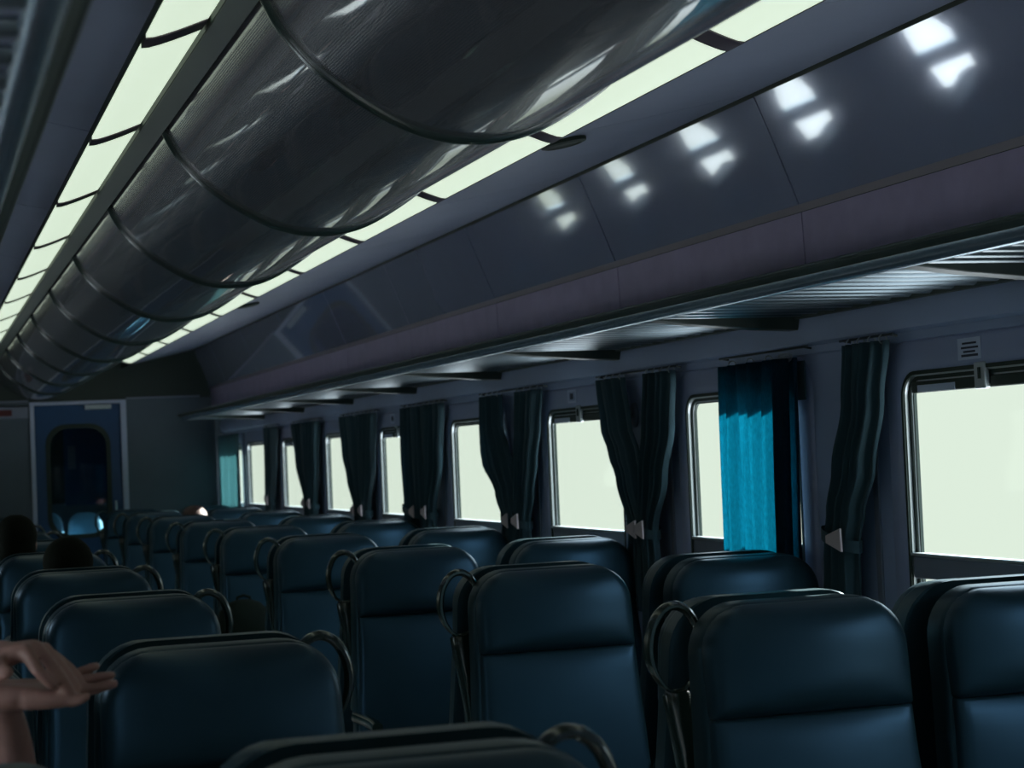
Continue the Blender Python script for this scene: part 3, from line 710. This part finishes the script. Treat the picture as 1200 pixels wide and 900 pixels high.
def sitter(x, y, zhead, f, label, hairm, cloth, long=False):
    """a seated passenger: hips on the cushion at y, looks towards f"""
    r = thing('person', label, 'person', (x, y, 0), 0, 'passengers')
    dz = zhead - 1.20
    mb = MB()
    mb.capsule([(0, 0, .60), (0, -.01 * f, .72), (0, -.03 * f, .90 + dz * .6)], [.15, .135, .13], 16)
    mb.capsule([(-.15, -.03 * f, .94 + dz), (0, -.03 * f, .97 + dz), (.15, -.03 * f, .94 + dz)], [.06, .07, .06], 12)
    mb.capsule([(0, -.03 * f, .98 + dz), (0, -.015 * f, 1.12 + dz)], [.06, .052], 12)
    head(mb, (0, 0, 1.20 + dz), f)
    for s in (-1, 1):
        mb.capsule([(s * .18, -.03 * f, .94 + dz), (s * .225, .0 * f, .72 + dz), (s * .18, .20 * f, .62)], [.052, .045, .038], 12)
        mb.capsule([(s * .18, .20 * f, .62), (s * .10, .36 * f, .60)], [.038, .028], 12)
        hx, hy = s * .08, .40 * f
        mb.ellip((hx, hy, .60), .035, .045, .016, 12, 8)
        for q in range(4): mb.capsule([(hx + (q - 1.5) * .018, hy + .03 * f, .60), (hx + (q - 1.5) * .019, hy + (.085 - abs(q - 1.3) * .008) * f, .592)], [.009, .007], 8)
        mb.capsule([(hx - s * .03, hy, .60), (hx - s * .05, hy + .045 * f, .60)], [.010, .008], 8)
        mb.capsule([(s * .09, .0, .565), (s * .10, .37 * f, .55)], [.085, .062], 14)
        mb.capsule([(s * .10, .37 * f, .55), (s * .10, .37 * f, .10)], [.058, .038], 14)
        mb.capsule([(s * .10, .36 * f, .05), (s * .10, .48 * f, .04)], [.042, .034], 12)
    body_obj(mb, 'body', M['skin'], .009, r, 4)
    t = MB()
    t.capsule([(0, 0, .61), (0, -.01 * f, .72), (0, -.03 * f, .90 + dz * .6)], [.162, .148, .142], 16)
    t.capsule([(-.15, -.03 * f, .94 + dz), (0, -.03 * f, .97 + dz), (.15, -.03 * f, .94 + dz)], [.072, .080, .072], 12)
    for s in (-1, 1): t.capsule([(s * .18, -.03 * f, .94 + dz), (s * .225, .0, .72 + dz), (s * .18, .20 * f, .62), (s * .12, .33 * f, .605)], [.064, .057, .049, .040], 12)
    body_obj(t, 'jacket', cloth, .010, r, 3)
    t = MB()
    for s in (-1, 1):
        t.capsule([(s * .09, .0, .565), (s * .10, .37 * f, .55)], [.096, .072], 14); t.capsule([(s * .10, .37 * f, .55), (s * .10, .37 * f, .12)], [.069, .055], 14)
    body_obj(t, 'trousers', M['navycloth'], .011, r, 3)
    face_bits((0, 0, 1.20 + dz), f, r, hairm, long)
    return r
sitter(-.56, 6.80, 1.125, 1, 'person seen from behind, dark rounded hair just above left aisle seat', M['hair'], M['darkcloth'])
sitter(-.66, 8.25, 1.18, 1, 'person further off at the left frame edge, dark hair above the seats', M['hair'], M['darkcloth'])
sitter(.70, 12.53, 1.095, 1, 'person far down the right side, reddish brown hair barely above the seats', M['hairbrown'], M['navycloth'])

# the passenger whose hands show at the lower left
r = thing('person', 'person at left frame edge, one bare hand resting on the open palm of the other', 'person', (-1.16, 3.1, 0), 0, 'passengers')
ox, oy = -1.16, 3.1
def W(L): return [(a - ox, b - oy, c) for a, b, c in L]
mb = MB()
mb.capsule(W([(-1.16, 3.18, .60), (-1.16, 3.20, .72), (-1.16, 3.20, .92)]), [.15, .13, .125], 16)
mb.capsule(W([(-1.31, 3.19, 1.00), (-1.16, 3.20, 1.03), (-1.01, 3.19, 1.00)]), [.055, .065, .055], 12)
mb.capsule(W([(-1.16, 3.20, 1.03), (-1.16, 3.18, 1.17)]), [.055, .05], 12)
head(mb, (0, .05, 1.27), -1)
for s in (-1, 1):
    mb.capsule(W([(ox + s * .09, oy + .07, .565), (ox + s * .10, oy - .29, .55)]), [.085, .062], 14)
    mb.capsule(W([(ox + s * .10, oy - .29, .55), (ox + s * .10, oy - .29, .10)]), [.058, .038], 14)
    mb.capsule(W([(ox + s * .10, oy - .28, .05), (ox + s * .10, oy - .42, .04)]), [.042, .034], 12)
# lower arm: elbow low, forearm upright, palm up towards the aisle
mb.capsule(W([(-1.00, 3.17, .99), (-.955, 3.0, .93), (-.942, 2.85, .90)]), [.045, .042, .038], 12)
mb.capsule(W([(-.942, 2.85, .90), (-.9455, 2.80, 1.03), (-.9535, 2.745, 1.115), (-.9640, 2.712, 1.160)]), [.038, .035, .029, .023], 14)
hands = MB()
# palm of the lower hand (flat, palm up)
hands.capsule(W([(-.992, 2.690, 1.183), (-.955, 2.685, 1.173), (-.918, 2.690, 1.171), (-.884, 2.698, 1.171)]), [.019, .0185, .0165, .013], 12)
hands.capsule(W([(-.930, 2.682, 1.170), (-.905, 2.678, 1.168), (-.882, 2.674, 1.166)]), [.017, .0150, .0115], 12)
hands.capsule(W([(-.985, 2.725, 1.183), (-.950, 2.725, 1.178), (-.912, 2.728, 1.178), (-.878, 2.728, 1.179)]), [.018, .017, .0145, .012], 12)
hands.capsule(W([(-.970, 2.707, 1.170), (-.915, 2.708, 1.172), (-.884, 2.710, 1.173)]), [.021, .017, .012], 12)
hands.capsule(W([(-.8790, 2.742, 1.183), (-.8506, 2.745, 1.1950), (-.8303, 2.745, 1.2015)]), [.0092, .0080, .0066], 12)
hands.capsule(W([(-.8780, 2.724, 1.178), (-.8425, 2.722, 1.1860), (-.8125, 2.720, 1.1893)]), [.0096, .0086, .0072], 12)
hands.capsule(W([(-.8800, 2.704, 1.172), (-.8411, 2.701, 1.1745), (-.8115, 2.700, 1.1798)]), [.0098, .0088, .0074], 12)
hands.capsule(W([(-.8900, 2.682, 1.168), (-.8687, 2.670, 1.1628), (-.8520, 2.666, 1.1690)]), [.0098, .0086, .0070], 12)
# upper hand: back of the hand up, fingers sloping down on to the palm
hands.capsule(W([(-1.02, 2.725, 1.229), (-.985, 2.705, 1.231), (-.955, 2.690, 1.232)]), [.024, .0225, .019], 14)
hands.capsule(W([(-.965, 2.680, 1.230), (-.935, 2.670, 1.238)]), [.016, .0125], 12)
hands.capsule(W([(-.965, 2.695, 1.232), (-.918, 2.688, 1.2385)]), [.016, .0125], 12)
hands.capsule(W([(-.965, 2.708, 1.230), (-.905, 2.705, 1.232)]), [.016, .0120], 12)
hands.capsule(W([(-.968, 2.660, 1.222), (-.965, 2.652, 1.212), (-.958, 2.648, 1.212)]), [.0120, .0112, .0100], 12)
for pts, rr in (([(-.9330, 2.668, 1.2385), (-.9185, 2.651, 1.213), (-.8984, 2.655, 1.1895)], [.0105, .0092, .0078]),
                ([(-.9170, 2.682, 1.2400), (-.8956, 2.668, 1.212), (-.8749, 2.668, 1.1785)], [.0102, .0090, .0076]),
                ([(-.9040, 2.697, 1.2360), (-.8818, 2.686, 1.207), (-.8630, 2.684, 1.1770)], [.0098, .0086, .0072]),
                ([(-.8945, 2.711, 1.2260), (-.8713, 2.703, 1.206), (-.8565, 2.701, 1.1885)], [.0088, .0078, .0066])):
    hands.capsule(W(pts), rr, 12)
mb.capsule(W([(-1.31, 3.17, .99), (-1.33, 2.98, .95), (-1.30, 2.84, .98)]), [.045, .042, .036], 12)
mb.capsule(W([(-1.30, 2.84, .98), (-1.17, 2.78, 1.12), (-1.04, 2.735, 1.222), (-1.005, 2.717, 1.231)]), [.036, .034, .025, .0235], 14)
mb.add(hands.v, hands.f)
body_obj(mb, 'body', M['skin'], .0042, r, 3)
t = MB()
t.capsule(W([(-1.16, 3.18, .61), (-1.16, 3.20, .72), (-1.16, 3.20, .92)]), [.162, .143, .138], 16)
t.capsule(W([(-1.31, 3.19, 1.00), (-1.16, 3.20, 1.03), (-1.01, 3.19, 1.00)]), [.066, .075, .066], 12)
t.capsule(W([(-1.00, 3.17, .99), (-.962, 3.05, .95)]), [.058, .054], 12)
t.capsule(W([(-1.31, 3.17, .99), (-1.327, 3.04, .965)]), [.058, .054], 12)
body_obj(t, 'shirt', M['darkcloth'], .009, r, 3)
t = MB()
for s in (-1, 1):
    t.capsule(W([(ox + s * .09, oy + .07, .565), (ox + s * .10, oy - .29, .55)]), [.096, .072], 14); t.capsule(W([(ox + s * .10, oy - .29, .55), (ox + s * .10, oy - .29, .12)]), [.069, .055], 14)
body_obj(t, 'trousers', M['navycloth'], .011, r, 3)
face_bits((0, .05, 1.27), -1, r, M['hair'], True)

# ------------------------------------------------------------------ backpack on a seat in the fifth row
bx = thing('backpack', 'black rounded backpack standing on a seat beside the aisle, right side', 'backpack', (.40, 8.86, .468))
rings = []
for z, w, d in ((0, .12, .085), (.02, .14, .10), (.15, .150, .11), (.26, .140, .10), (.32, .115, .085), (.36, .075, .055), (.375, .03, .02)):
    rings.append([(w * math.copysign(abs(math.cos(a)) ** .7, math.cos(a)), d * math.copysign(abs(math.sin(a)) ** .7, math.sin(a)), z) for a in [2 * PI * k / 28 for k in range(28)]])
MB().loft(rings).build('bag_body', M['bag'], bx, angle=60)
MB().loft([[(x, y, z) for x, z in rrect(-w, w, .04, .04 + h, .03)] for y, w, h in ((-.10, .105, .19), (-.135, .10, .18), (-.142, .085, .16))]).build('front_pocket', M['bag'], bx)
MB().tube([(-.03, 0, .36), (-.03, 0, .385), (0, 0, .395), (.03, 0, .385), (.03, 0, .36)], .007, 8).build('carry_loop', M['bag'], bx)
for s in (-1, 1): MB().tube([(s * .06, .07, .33), (s * .075, .125, .30), (s * .08, .125, .15), (s * .09, .09, .05)], .014, 8, flat=.5).build('shoulder_strap', M['bag'], bx)
